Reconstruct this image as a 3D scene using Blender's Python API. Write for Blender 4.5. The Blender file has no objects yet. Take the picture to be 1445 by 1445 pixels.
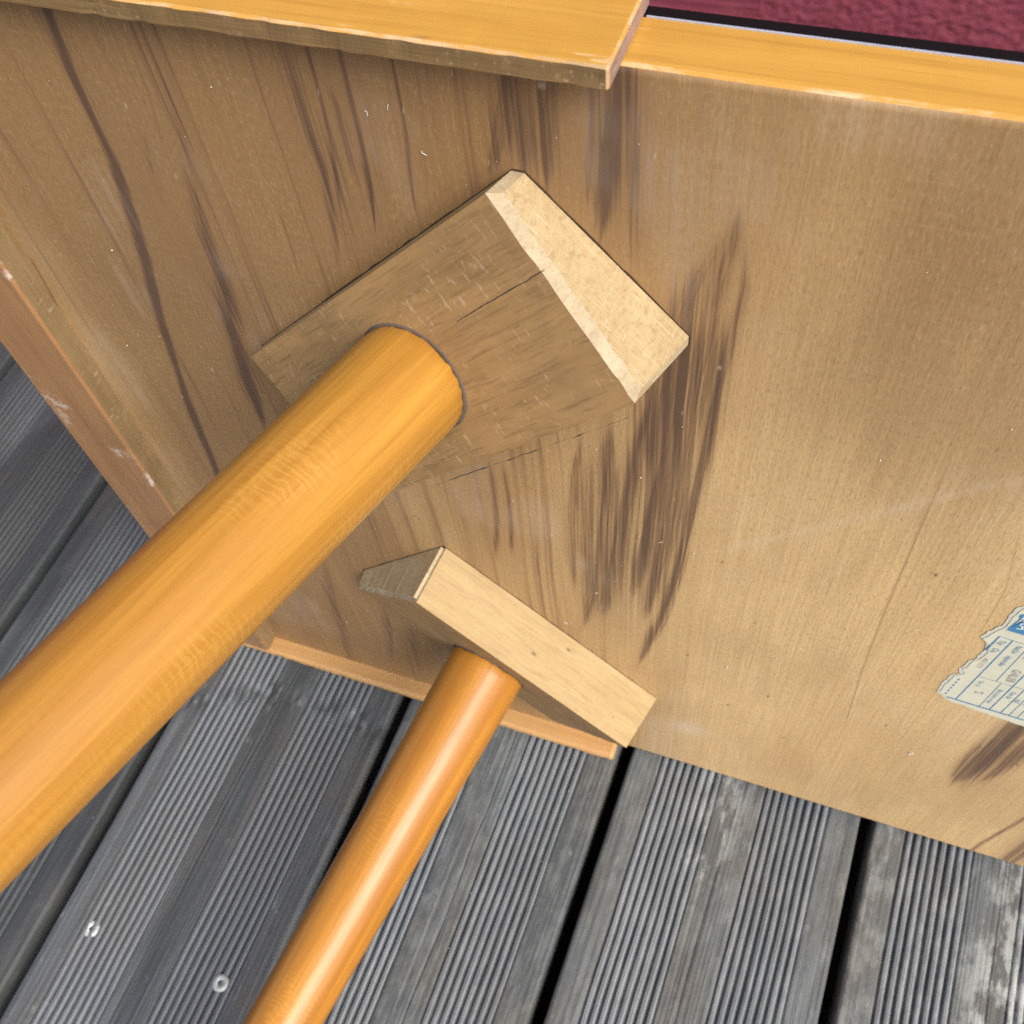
import bpy, bmesh, math, random
import numpy as np
from mathutils import Matrix, Vector, Euler

random.seed(7)
RNG = np.random.default_rng(11)
scene = bpy.context.scene
COL = scene.collection

# ------------------------------------------------------------------ camera
cam_data = bpy.data.cameras.new("camera")
cam_data.sensor_fit = 'HORIZONTAL'
cam_data.sensor_width = 36.0
cam_data.lens = 36.0 * 1447.545 / 1445.0
cam_data.clip_start = 0.005
cam_data.clip_end = 200.0
cam = bpy.data.objects.new("camera", cam_data)
COL.objects.link(cam)
ROWS = [[0.93908053, 0.33284717, -0.08567678],
        [0.24130875, -0.81601920, -0.52524543],
        [-0.24474036, 0.47257320, -0.84662668]]
M = Matrix.Identity(4)
for i in range(3):
    M[i][0] = ROWS[0][i]
    M[i][1] = -ROWS[1][i]
    M[i][2] = -ROWS[2][i]
M[0][3], M[1][3], M[2][3] = 0.06096551, -0.21081722, 0.63357738 + 0.0067387
cam.matrix_world = M
cam_data.dof.use_dof = True
cam_data.dof.focus_distance = 0.335
cam_data.dof.aperture_fstop = 26.0
scene.camera = cam

# ------------------------------------------------------------------ daylight (bright, thinly overcast)
SUN_DIR = Vector((0.56, -0.40, 0.73)).normalized()
world = bpy.data.worlds.new("World")
scene.world = world
world.use_nodes = True
wn = world.node_tree.nodes
bg = wn.get("Background") or wn.new("ShaderNodeBackground")
sky = wn.new("ShaderNodeTexSky")
sky.sky_type = 'NISHITA'
sky.sun_disc = False
sky.sun_elevation = math.asin(SUN_DIR.z)
sky.sun_rotation = math.atan2(SUN_DIR.x, SUN_DIR.y)
sky.dust_density = 4.0
sky.air_density = 1.0
sky.ozone_density = 1.0
world.node_tree.links.new(sky.outputs[0], bg.inputs[0])
bg.inputs[1].default_value = 0.11
sun_data = bpy.data.lights.new("sun", 'SUN')
sun_data.energy = 1.5
sun_data.angle = math.radians(33)
sun_data.color = (1.0, 0.985, 0.90)
sun = bpy.data.objects.new("sun", sun_data)
sun.rotation_euler = SUN_DIR.to_track_quat('Z', 'Y').to_euler()
COL.objects.link(sun)
scene.view_settings.view_transform = 'Standard'
scene.view_settings.look = 'None'
scene.view_settings.exposure = 1.08
scene.view_settings.gamma = 1.0
scene.render.engine = 'CYCLES'
scene.cycles.use_denoising = False      # keep the fine grain of the wood; residual noise reads as sensor noise

# dark heartwood streaks on the underside: half width (mm), strength, style, (u, v) points in mm
STREAKS = [
    (3.15, 0.95, 0, [(-170.6, 473.8), (-171.8, 463.7), (-173.2, 451.8), (-174.0, 435.3), (-174.9, 417.2), (-178.3, 398.3), (-183.9, 370.0), (-191.4, 341.1), (-197.8, 304.0), (-204.0, 266.3), (-208.5, 229.9), (-214.2, 195.0), (-227.3, 144.3)]),
    (3.43, 0.6, 1, [(-139.8, 474.6), (-140.3, 465.9), (-140.6, 454.5), (-141.7, 434.4), (-144.6, 414.5), (-149.4, 392.0), (-151.6, 370.9), (-155.8, 347.1), (-160.4, 316.0), (-165.6, 269.6)]),
    (0.8, 0.35, 2, [(-145.9, 471.6), (-146.5, 462.8), (-147.2, 453.5), (-147.9, 443.6), (-152.4, 421.6)]),
    (1.82, 0.25, 1, [(-154.9, 444.9), (-155.9, 434.5), (-161.1, 414.1), (-162.3, 398.7)]),
    (2.5, 0.75, 1, [(-150.9, 391.6), (-150.9, 372.9), (-157.3, 338.6), (-162.2, 306.2), (-165.6, 264.2)]),
    (1.26, 0.6, 1, [(-95.0, 472.3), (-94.6, 459.4), (-94.4, 443.0), (-93.6, 430.3), (-96.0, 407.3), (-100.2, 380.7)]),
    (0.98, 0.55, 0, [(-87.4, 471.3), (-87.3, 453.8), (-88.4, 436.5), (-91.7, 414.1), (-93.3, 392.4)]),
    (1.15, 0.35, 1, [(-86.9, 467.2), (-82.6, 454.6), (-83.1, 429.8)]),
    (0.73, 0.6, 2, [(-114.8, 409.1), (-115.0, 399.9), (-115.2, 390.3), (-116.1, 381.7)]),
    (1.19, 0.8, 0, [(-77.5, 470.7), (-77.5, 457.7), (-77.6, 441.1), (-78.4, 425.4), (-81.0, 404.8)]),
    (1.06, 0.75, 0, [(-62.6, 462.3), (-62.9, 448.6), (-64.2, 433.6), (-64.9, 417.2)]),
    (0.89, 0.3, 1, [(-55.1, 469.9), (-57.3, 447.3), (-60.0, 423.9)]),
    (1.87, 0.2, 1, [(-73.1, 467.1), (-74.0, 444.2), (-76.9, 408.7)]),
    (2.71, 0.85, 1, [(-29.2, 473.8), (-31.7, 463.1), (-34.5, 451.5), (-37.1, 440.3)]),
    (2.01, 0.65, 1, [(-18.9, 473.4), (-20.8, 462.8), (-22.0, 453.8), (-21.8, 439.7)]),
    (1.8, 0.35, 1, [(-24.5, 472.6), (-26.5, 459.7), (-27.8, 443.3)]),
    (2.11, 0.9, 1, [(0.3, 480.2), (-1.1, 468.2), (-3.0, 455.1), (-5.1, 435.7), (-6.7, 420.9)]),
    (0.77, 0.3, 1, [(-7.2, 475.2), (-8.4, 456.3), (-10.1, 432.1)]),
    (1.95, 0.55, 1, [(31.6, 443.6), (31.3, 433.7), (29.7, 422.9), (28.3, 411.4), (27.2, 399.2)]),
    (3.93, 0.5, 1, [(28.4, 433.1), (22.8, 415.7), (18.7, 396.7), (16.5, 372.7), (14.1, 341.2), (11.3, 304.1)]),
    (1.64, 0.78, 1, [(33.3, 434.2), (35.5, 424.4), (36.3, 413.5), (34.9, 396.7), (33.2, 374.6), (32.1, 351.9), (30.8, 326.2), (28.8, 289.0), (26.4, 244.8), (19.9, 185.2), (9.5, 122.5)]),
    (3.19, 0.55, 1, [(31.1, 415.0), (29.3, 399.8), (25.8, 372.2), (24.0, 344.9), (22.1, 308.7), (19.9, 265.5), (15.4, 219.1), (11.3, 179.9)]),
    (1.81, 0.6, 1, [(23.4, 407.2), (22.5, 388.3), (19.5, 359.1), (17.3, 325.3), (14.4, 295.5), (9.9, 242.4), (5.7, 199.4)]),
    (2.76, 0.6, 1, [(11.1, 356.2), (8.0, 330.5), (3.9, 296.0), (0.3, 261.8), (-3.9, 215.3), (-8.4, 167.7)]),
    (3.93, 0.55, 1, [(-1.8, 339.6), (-5.5, 306.8), (-7.9, 274.9), (-9.9, 238.5), (-12.3, 196.3), (-20.0, 152.3)]),
    (1.9, 0.6, 1, [(-14.3, 326.4), (-17.9, 301.7), (-20.9, 269.0), (-22.3, 232.3), (-21.7, 191.0)]),
    (1.79, 0.6, 2, [(-55.2, 296.6), (-55.3, 270.4), (-56.7, 240.6), (-61.1, 205.6)]),
    (1.42, 0.65, 2, [(-49.1, 296.5), (-48.8, 267.7), (-50.2, 237.5), (-52.4, 213.6)]),
    (3.23, 0.3, 1, [(-75.0, 261.9), (-74.0, 232.4), (-74.6, 191.5), (-73.6, 161.4)]),
    (1.63, 0.4, 1, [(-89.6, 255.6), (-89.1, 237.9), (-91.6, 204.0), (-93.6, 181.4)]),
    (2.2, 0.35, 1, [(-125.2, 221.5), (-125.3, 194.3), (-127.8, 163.3)]),
    (3.08, 0.55, 1, [(-166.9, 158.7), (-177.5, 92.9), (-185.4, 26.6), (-189.7, -17.5)]),
    (2.72, 0.6, 1, [(-139.1, 119.7), (-144.5, 74.0), (-153.6, 19.6)]),
    (2.16, 0.35, 1, [(-126.5, 104.4), (-131.1, 62.1), (-135.7, 14.6)]),
    (6.28, 0.35, 1, [(-199.8, 98.8), (-211.1, 42.9), (-216.1, 6.5)]),
    (2.4, 0.3, 1, [(-146.6, 301.9), (-155.6, 278.7), (-163.2, 248.1)]),
    (4.26, 0.7, 1, [(181.8, 214.0), (182.4, 180.9), (180.7, 146.1), (178.8, 112.2), (178.3, 85.7)]),
    (2.54, 0.55, 1, [(193.9, 186.1), (192.9, 152.2), (190.6, 123.6), (187.1, 94.7)]),
    (1.69, 0.55, 2, [(220.8, 95.9), (218.4, 60.0), (214.4, 17.7), (212.8, -26.5)]),
    (2.39, 0.5, 1, [(239.6, 49.5), (234.7, 19.7), (233.9, -15.5)]),
    (0.27, 0.45, 2, [(107.4, 360.9), (108.2, 327.8), (109.1, 293.9), (110.2, 253.8), (113.0, 191.2), (118.0, 122.0)]),
    (0.23, 0.3, 2, [(135.7, 336.0), (144.3, 291.2), (146.3, 250.2)]),
    (3.96, 0.0, 1, [(84.8, 264.0), (83.3, 209.8), (78.1, 139.4)]),
    (1.03, 0.7, 2, [(-243.3, 359.1), (-244.9, 341.3), (-246.9, 325.6)]),
]
# ------------------------------------------------------------------ helpers
def new_obj(name, mesh, parent=None, loc=(0, 0, 0)):
    o = bpy.data.objects.new(name, mesh)
    COL.objects.link(o)
    if parent:
        o.parent = parent
    o.location = loc
    return o

def mesh_from(name, verts, faces, mats, mat_idx=None, smooth=False):
    me = bpy.data.meshes.new(name)
    me.from_pydata([tuple(v) for v in verts], [], [tuple(f) for f in faces])
    for m in mats:
        me.materials.append(m)
    if mat_idx is not None:
        me.polygons.foreach_set("material_index", np.asarray(mat_idx, dtype=np.int32))
    if smooth:
        me.polygons.foreach_set("use_smooth", np.ones(len(me.polygons), dtype=bool))
    me.update()
    return me

def grid_mesh(name, P, mats, smooth=True, flip=False):
    """P: (n, m, 3) array of points -> quad grid"""
    n, m = P.shape[:2]
    me = bpy.data.meshes.new(name)
    idx = np.arange(n * m).reshape(n, m)
    q = np.stack([idx[:-1, :-1], idx[1:, :-1], idx[1:, 1:], idx[:-1, 1:]], -1).reshape(-1, 4)
    if flip:
        q = q[:, ::-1]
    nf = len(q)
    me.vertices.add(n * m)
    me.vertices.foreach_set("co", P.reshape(-1).astype(np.float32))
    me.loops.add(nf * 4)
    me.loops.foreach_set("vertex_index", q.reshape(-1).astype(np.int32))
    me.polygons.add(nf)
    me.polygons.foreach_set("loop_start", np.arange(0, nf * 4, 4, dtype=np.int32))
    me.polygons.foreach_set("use_smooth", np.full(nf, smooth, dtype=bool))
    for mt in mats:
        me.materials.append(mt)
    me.update(calc_edges=True)
    me.validate()
    return me

def set_attr(me, name, rgb):
    a = me.color_attributes.new(name, 'FLOAT_COLOR', 'POINT')
    buf = np.ones((len(me.vertices), 4), dtype=np.float32)
    buf[:, :3] = np.clip(rgb, 0, 1)
    a.data.foreach_set("color", buf.reshape(-1))

def vnoise(x, y, seed):
    """smooth 2D value noise in [0,1] for numpy arrays"""
    r = np.random.default_rng(seed)
    T = r.random((256, 256))
    xi = np.floor(x).astype(int); yi = np.floor(y).astype(int)
    fx = x - xi; fy = y - yi
    fx = fx * fx * (3 - 2 * fx); fy = fy * fy * (3 - 2 * fy)
    a = T[xi % 256, yi % 256]; b = T[(xi + 1) % 256, yi % 256]
    c = T[xi % 256, (yi + 1) % 256]; d = T[(xi + 1) % 256, (yi + 1) % 256]
    return (a * (1 - fx) + b * fx) * (1 - fy) + (c * (1 - fx) + d * fx) * fy

def fbm(x, y, seed, oct=4):
    s = 0; a = 0.5; t = 0
    for k in range(oct):
        s = s + a * vnoise(x * 2 ** k, y * 2 ** k, seed + k); t += a; a *= 0.5
    return s / t

def sstep(a, b, x):
    t = np.clip((x - a) / (b - a), 0, 1)
    return t * t * (3 - 2 * t)

# ------------------------------------------------------------------ node helpers
class NT:
    def __init__(self, name):
        self.m = bpy.data.materials.new(name)
        self.m.use_nodes = True
        self.t = self.m.node_tree
        self.b = next(n for n in self.t.nodes if n.type == 'BSDF_PRINCIPLED')
        self.co = None
    def n(self, typ, **kw):
        nd = self.t.nodes.new(typ)
        for k, v in kw.items():
            setattr(nd, k, v)
        return nd
    def l(self, a, b):
        self.t.links.new(a, b)
    def coords(self, scale=(1, 1, 1), rnd=True, which='Object'):
        if self.co is None:
            self.co = self.n('ShaderNodeTexCoord')
            self.oi = self.n('ShaderNodeObjectInfo')
        mp = self.n('ShaderNodeMapping')
        mp.inputs['Scale'].default_value = scale
        self.l(self.co.outputs[which], mp.inputs['Vector'])
        if rnd:
            mu = self.n('ShaderNodeMath', operation='MULTIPLY'); mu.inputs[1].default_value = 37.0
            self.l(self.oi.outputs['Random'], mu.inputs[0])
            self.l(mu.outputs[0], mp.inputs['Location'])
        return mp.outputs[0]
    def noise(self, scale, detail=4, rough=0.55, dist=0.0, rnd=True, s=1.0):
        nd = self.n('ShaderNodeTexNoise')
        nd.inputs['Scale'].default_value = s
        nd.inputs['Detail'].default_value = detail
        nd.inputs['Roughness'].default_value = rough
        nd.inputs['Distortion'].default_value = dist
        self.l(self.coords(scale, rnd), nd.inputs['Vector'])
        return nd.outputs['Fac']
    def ramp(self, fac, stops, interp='LINEAR'):
        nd = self.n('ShaderNodeValToRGB')
        nd.color_ramp.interpolation = interp
        el = nd.color_ramp.elements
        while len(el) < len(stops):
            el.new(0.5)
        for e, (p, c) in zip(el, stops):
            e.position = p
            e.color = (c, c, c, 1) if isinstance(c, (int, float)) else (*c, 1)
        self.l(fac, nd.inputs[0])
        return nd.outputs[0]
    def mix(self, fac, a, b, blend='MIX'):
        nd = self.n('ShaderNodeMix', data_type='RGBA', blend_type=blend)
        for sock, v in ((nd.inputs[0], fac), (nd.inputs[6], a), (nd.inputs[7], b)):
            if isinstance(v, (int, float)):
                sock.default_value = v
            elif isinstance(v, tuple):
                sock.default_value = (*v, 1)
            else:
                self.l(v, sock)
        return nd.outputs[2]
    def math(self, op, a, b=0.0):
        nd = self.n('ShaderNodeMath', operation=op)
        for sock, v in ((nd.inputs[0], a), (nd.inputs[1], b)):
            if isinstance(v, (int, float)):
                sock.default_value = v
            else:
                self.l(v, sock)
        return nd.outputs[0]
    def attr(self, name):
        a = self.n('ShaderNodeAttribute'); a.attribute_name = name
        sp = self.n('ShaderNodeSeparateColor')
        self.l(a.outputs['Color'], sp.inputs[0])
        return sp.outputs
    def bump(self, h, strength=0.3, dist=0.001):
        nd = self.n('ShaderNodeBump')
        nd.inputs['Strength'].default_value = strength
        nd.inputs['Distance'].default_value = dist
        self.l(h, nd.inputs['Height'])
        self.l(nd.outputs[0], self.b.inputs['Normal'])
    def out(self, color, rough=0.5, spec=0.5, coat=0.0, coat_rough=0.1):
        for key, v in (('Base Color', color), ('Roughness', rough)):
            if isinstance(v, (int, float)):
                self.b.inputs[key].default_value = v
            elif isinstance(v, tuple):
                self.b.inputs[key].default_value = (*v, 1)
            else:
                self.l(v, self.b.inputs[key])
        self.b.inputs['Specular IOR Level'].default_value = spec
        self.b.inputs['Coat Weight'].default_value = coat
        self.b.inputs['Coat Roughness'].default_value = coat_rough
        return self.m

# ------------------------------------------------------------------ materials
def mat_panel():
    g = NT("aged_beech_underside")
    r, gg, b = g.attr("wood")[:3]
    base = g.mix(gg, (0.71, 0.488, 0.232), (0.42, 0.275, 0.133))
    fine = g.noise((800, 800, 16), 4, 0.65, rnd=False)
    base = g.mix(g.ramp(fine, [(0.3, 0.42), (0.7, 0.0)]), base, (0.21, 0.118, 0.052))
    flk = g.noise((1700, 1700, 300), 2, 0.5, rnd=False)
    base = g.mix(g.ramp(flk, [(0.52, 0.0), (0.68, 0.48)]), base, (0.25, 0.16, 0.074))
    flk2 = g.noise((900, 900, 420), 3, 0.6, rnd=False)
    base = g.mix(g.ramp(flk2, [(0.52, 0.0), (0.70, 0.30)]), base, (0.72, 0.54, 0.31))
    saw = g.noise((18, 18, 900), 3, 0.6, rnd=False)
    base = g.mix(g.ramp(saw, [(0.55, 0.0), (0.75, 0.12)]), base, (0.72, 0.55, 0.33))
    red = g.noise((16, 16, 5), 4, 0.6, rnd=False)
    base = g.mix(g.ramp(red, [(0.44, 0.0), (0.72, 0.40)]), base, (0.42, 0.235, 0.092))
    stn = g.noise((11, 11, 7), 4, 0.6, rnd=False)
    base = g.mix(g.ramp(stn, [(0.45, 0.0), (0.70, 0.34)]), base, (0.28, 0.18, 0.085))
    r = g.math('ADD', r, g.math('MULTIPLY', g.math('SUBTRACT', fine, 0.5), g.math('MULTIPLY', g.math('MULTIPLY', r, g.math('SUBTRACT', 1.15, r)), 3.4)))
    r = g.ramp(r, [(0.04, 0.0), (0.36, 0.45), (0.78, 1.0)])
    base = g.mix(g.math('MULTIPLY', gg, 0.84), base, (0.64, 0.57, 0.49), 'MULTIPLY')  # multiplies in the wood tone together with its painted light falloff
    base = g.mix(g.ramp(r, [(0.0, 0.0), (0.60, 0.80)]), base, (0.225, 0.125, 0.058))
    base = g.mix(g.ramp(r, [(0.45, 0.0), (1.0, 0.92)]), base, (0.095, 0.055, 0.034))
    base = g.mix(b, base, (0.60, 0.50, 0.40))
    g.bump(flk, 0.2, 0.0004)
    rough = g.ramp(stn, [(0.3, 0.32), (0.7, 0.48)])
    return g.out(base, rough, 0.5)

def mat_varnish(name, c1, c2, c3, scale, flecks=True, rough=0.3, coat=0.5, tint=0.0, spots=False, scuffs=False):
    """golden lacquered wood; scale stretches the grain along the board"""
    g = NT(name)
    a = g.noise(scale, 5, 0.6, 0.4)
    col = g.mix(g.ramp(a, [(0.28, 0.0), (0.72, 1.0)]), c1, c2)
    ln = g.noise(tuple(s * 4 for s in scale), 3, 0.6)
    col = g.mix(g.ramp(ln, [(0.52, 0.0), (0.75, 0.5)]), col, c3)
    if tint:
        f = g.math('MULTIPLY', g.oi.outputs['Random'], tint)
        col = g.mix(f, col, c3)
    bl = g.noise((25, 25, 25), 3, 0.6)
    col = g.mix(g.ramp(bl, [(0.45, 0.0), (0.8, 0.35)]), col, c3)
    if scuffs:
        s1 = g.noise((170, 170, 170), 5, 0.75)
        s2 = g.noise((26, 26, 17), 3, 0.6)
        col = g.mix(g.math('MULTIPLY', g.ramp(s1, [(0.50, 0.0), (0.62, 0.9)]), g.ramp(s2, [(0.56, 0.0), (0.66, 0.9)])), col, (0.66, 0.60, 0.52))
    if spots:
        v = g.n('ShaderNodeTexVoronoi'); v.inputs['Scale'].default_value = 1.0
        g.l(g.coords((22, 60, 60)), v.inputs['Vector'])
        k = g.math('MULTIPLY', g.ramp(v.outputs['Distance'], [(0.05, 0.75), (0.14, 0.0)]), g.ramp(g.noise((30, 60, 60), 3), [(0.5, 0.0), (0.58, 1.0)]))
        col = g.mix(k, col, (0.22, 0.075, 0.05))
        sc = g.noise((60, 500, 500), 3, 0.7)
        sm = g.noise((14, 40, 40), 3, 0.6)
        col = g.mix(g.math('MULTIPLY', g.ramp(sc, [(0.58, 0.0), (0.66, 0.8)]), g.ramp(sm, [(0.55, 0.0), (0.65, 0.8)])), col, (0.78, 0.60, 0.36))
    g.bump(ln, 0.06, 0.0004)
    rr = g.ramp(g.noise((60, 60, 60), 3, 0.6), [(0.3, rough - 0.05), (0.75, rough + 0.16)])
    return g.out(col, rr, 0.4, coat, 0.16)

def mat_leg():
    g = NT("golden_lacquered_beech")
    a = g.noise((110, 110, 3.0), 6, 0.65, 0.5)
    col = g.mix(g.ramp(a, [(0.34, 0.0), (0.66, 1.0)]), (0.51, 0.250, 0.040), (0.33, 0.143, 0.019))
    col = g.mix(g.ramp(g.noise((14, 14, 5), 4, 0.6), [(0.46, 0.0), (0.72, 0.5)]), col, (0.40, 0.195, 0.038))
    pores = g.noise((900, 900, 38), 2, 0.5)
    col = g.mix(g.ramp(pores, [(0.52, 0.0), (0.70, 0.6)]), col, (0.37, 0.18, 0.028))
    # ray-fleck figure: short bright ripples across the grain, gathered in a band along the leg
    w = g.n('ShaderNodeTexWave', wave_type='BANDS', bands_direction='Z')
    w.inputs['Scale'].default_value = 1.0
    w.inputs['Distortion'].default_value = 11.0
    w.inputs['Detail'].default_value = 3.0
    w.inputs['Detail Scale'].default_value = 1.6
    g.l(g.coords((70, 70, 120)), w.inputs['Vector'])
    patch = g.noise((42, 42, 16), 2, 0.5)
    ff = g.math('MULTIPLY', g.ramp(w.outputs['Fac'], [(0.45, 0.0), (0.9, 1.0)]), g.ramp(patch, [(0.50, 0.0), (0.70, 0.15)]))
    col = g.mix(ff, col, (0.72, 0.47, 0.12))
    streak = g.noise((70, 70, 1.6), 3, 0.6, 0.6)
    col = g.mix(g.ramp(streak, [(0.57, 0.0), (0.68, 0.55)]), col, (0.30, 0.12, 0.020))
    spot = g.n('ShaderNodeTexVoronoi'); spot.inputs['Scale'].default_value = 1.0
    g.l(g.coords((38, 38, 26)), spot.inputs['Vector'])
    col = g.mix(g.ramp(spot.outputs['Distance'], [(0.03, 0.6), (0.07, 0.0)]), col, (0.25, 0.13, 0.05))
    col = g.mix(1.0, col, g.oi.outputs['Color'], 'MULTIPLY')
    g.bump(g.math('ADD', pores, g.math('ADD', g.noise((30, 30, 8), 2), g.noise((220, 220, 90), 3))), 0.16, 0.0006)
    rr = g.ramp(g.noise((45, 45, 20), 4, 0.6), [(0.3, 0.34), (0.75, 0.5)])
    return g.out(col, rr, 0.33, 0.28, 0.24)

def mat_raw(name, c1, c2, c3, scale, saw=None, scuff=0.3, rough=0.62, specks=False, blot=0.45):
    g = NT(name)
    a = g.noise(scale, 5, 0.6, 0.3)
    col = g.mix(g.ramp(a, [(0.3, 0.0), (0.7, 1.0)]), c1, c2)
    f = g.noise(tuple(s * 7 for s in scale), 3, 0.6)
    col = g.mix(g.ramp(f, [(0.5, 0.0), (0.72, 0.6)]), col, c3)
    bl = g.noise((40, 40, 40), 4, 0.65)
    col = g.mix(g.ramp(bl, [(0.45, 0.0), (0.75, blot)]), col, c3)
    if scuff:
        s1 = g.noise((560, 120, 560), 3, 0.65)
        s2 = g.noise((60, 60, 60), 3, 0.6)
        ss = g.math('MULTIPLY', g.ramp(s1, [(0.58, 0.0), (0.68, 1.0)]), g.ramp(s2, [(0.45, 0.0), (0.6, scuff)]))
        col = g.mix(ss, col, (0.62, 0.52, 0.36))
        s3 = g.noise((700, 130, 500), 3, 0.6)
        s4 = g.noise((45, 45, 45), 3, 0.6)
        ss = g.math('MULTIPLY', g.ramp(s3, [(0.62, 0.0), (0.70, 1.0)]), g.ramp(s4, [(0.48, 0.0), (0.62, scuff)]))
        col = g.mix(ss, col, (0.66, 0.56, 0.40))
    if specks:
        v = g.n('ShaderNodeTexVoronoi'); v.inputs['Scale'].default_value = 1.0
        g.l(g.coords((60, 110, 110)), v.inputs['Vector'])
        k = g.math('MULTIPLY', g.ramp(v.outputs['Distance'], [(0.05, 0.8), (0.13, 0.0)]), g.ramp(g.noise((50, 50, 50), 2), [(0.46, 0.0), (0.56, 1.0)]))
        col = g.mix(k, col, (0.14, 0.075, 0.04))
    h = f
    if saw:
        for sc in saw:
            t = g.noise(sc, 2, 0.5)
            col = g.mix(g.ramp(t, [(0.60, 0.0), (0.70, 0.30)]), col, (0.60, 0.50, 0.32))
            h = g.math('ADD', h, t)
    g.bump(h, 0.25, 0.0006)
    return g.out(col, rough, 0.35)

def mat_deck():
    g = NT("weathered_grey_decking")
    wr = g.attr("wear")
    a = g.noise((28, 2.2, 28), 5, 0.62, 0.6)
    col = g.mix(g.ramp(a, [(0.3, 0.0), (0.72, 1.0)]), (0.058, 0.064, 0.067), (0.135, 0.150, 0.162))
    f = g.noise((420, 9, 420), 4, 0.65)
    col = g.mix(g.ramp(f, [(0.35, 0.65), (0.62, 0.0)]), col, (0.040, 0.046, 0.046))
    bl = g.noise((16, 9, 16), 4, 0.6)
    col = g.mix(g.ramp(bl, [(0.46, 0.0), (0.68, 0.7)]), col, (0.092, 0.082, 0.070))
    sp = g.noise((130, 60, 130), 5, 0.7)
    col = g.mix(g.ramp(sp, [(0.60, 0.0), (0.76, 0.45)]), col, (0.30, 0.32, 0.34))
    col = g.mix(wr[2], col, g.mix(f, (0.165, 0.186, 0.216), (0.275, 0.300, 0.334)))
    col = g.mix(wr[1], col, (0.024, 0.029, 0.032))
    pn = g.noise((120, 50, 120), 5, 0.7)
    pf = g.math('MULTIPLY', g.ramp(pn, [(0.46, 0.0), (0.60, 0.72)]), wr[0])
    col = g.mix(pf, col, (0.46, 0.48, 0.47))
    g.bump(g.math('ADD', f, sp), 0.5, 0.0012)
    rr = g.ramp(bl, [(0.3, 0.50), (0.7, 0.66)])
    return g.out(col, rr, 0.45)

def mat_wall():
    g = NT("wine_red_masonry_paint")
    a = g.noise((60, 60, 60), 4, 0.6)
    col = g.mix(g.ramp(a, [(0.3, 0.0), (0.7, 1.0)]), (0.235, 0.048, 0.074), (0.28, 0.064, 0.094))
    h = g.noise((420, 420, 420), 4, 0.6)
    g.bump(h, 0.2, 0.001)
    return g.out(col, 0.50, 0.5)

def mat_plain(name, c, rough=0.5, metal=0.0, spec=0.5, var=0.0):
    g = NT(name)
    if var:
        a = g.noise((150, 150, 150), 4, 0.6)
        m = g.out(g.mix(g.ramp(a, [(0.3, 0.0), (0.75, var)]), c, tuple(min(1, x * 0.45) for x in c)), rough, spec)
    else:
        m = g.out(c, rough, spec)
    g.b.inputs['Metallic'].default_value = metal
    return m

M_PANEL = mat_panel()
M_TOPVAR = mat_varnish("golden_lacquered_edge", (0.55, 0.315, 0.058), (0.45, 0.240, 0.038), (0.30, 0.145, 0.024), (4, 160, 160), spots=True)
M_TANVAR = mat_varnish("tan_lacquered_edge", (0.51, 0.300, 0.120), (0.43, 0.235, 0.088), (0.31, 0.165, 0.062), (4, 120, 120), rough=0.45, coat=0.15)
M_SIDEVAR = mat_varnish("brown_lacquered_edge", (0.36, 0.190, 0.083), (0.28, 0.142, 0.058), (0.18, 0.095, 0.040), (90, 90, 5), rough=0.4, coat=0.3, scuffs=True)
M_BAND = mat_raw("brown_worn_edge", (0.23, 0.142, 0.058), (0.155, 0.095, 0.04), (0.095, 0.06, 0.028), (6, 160, 260), scuff=0.25)
def mat_worn():
    g = NT("worn_lacquered_arris")
    k = g.noise((70, 300, 300), 4, 0.7)
    k2 = g.noise((9, 40, 40), 2, 0.6)
    a = g.mix(g.ramp(k2, [(0.3, 0.0), (0.7, 1.0)]), (0.60, 0.42, 0.23), (0.42, 0.26, 0.12))
    col = g.mix(g.ramp(g.math('ADD', k, g.math('MULTIPLY', k2, 0.6)), [(0.70, 0.0), (0.86, 1.0)]), (0.50, 0.25, 0.045), a)
    g.bump(k, 0.5, 0.0008)
    return g.out(col, 0.5, 0.4)
M_WORN = mat_worn()
M_INNER = mat_raw("pale_inner_edge", (0.28, 0.195, 0.098), (0.225, 0.15, 0.072), (0.16, 0.10, 0.05), (120, 120, 6), scuff=0.3)
M_BARE = mat_raw("bare_worn_arris", (0.62, 0.44, 0.25), (0.52, 0.34, 0.17), (0.34, 0.22, 0.12), (40, 200, 200), scuff=0.2)
M_ENDCUT = mat_raw("greyish_end_cut", (0.36, 0.24, 0.19), (0.29, 0.19, 0.15), (0.20, 0.13, 0.10), (60, 60, 200), scuff=0.4)
M_LEG = mat_leg()
M_BLOCK = mat_raw("aged_block_face", (0.360, 0.216, 0.090), (0.265, 0.156, 0.062), (0.140, 0.088, 0.040), (9, 110, 110), scuff=0.36)
M_BLOCKEDGE = mat_raw("worn_block_edge", (0.40, 0.265, 0.135), (0.32, 0.20, 0.095), (0.21, 0.13, 0.06), (9, 200, 200), scuff=0.3)
M_BLOCKEND = mat_raw("sawn_block_end", (0.43, 0.325, 0.18), (0.36, 0.26, 0.135), (0.25, 0.165, 0.08), (30, 75, 75), saw=[(60, 60, 1500), (1500, 1500, 60)], scuff=0.08, blot=0.22)
M_BLOCKSIDE = mat_raw("sawn_block_side", (0.40, 0.29, 0.145), (0.34, 0.235, 0.108), (0.25, 0.155, 0.068), (7, 110, 110), scuff=0.1, blot=0.3, specks=True)
M_CHAMFER = mat_raw("bare_chamfer", (0.47, 0.385, 0.25), (0.39, 0.30, 0.18), (0.25, 0.18, 0.10), (40, 120, 120), scuff=0.3)
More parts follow.
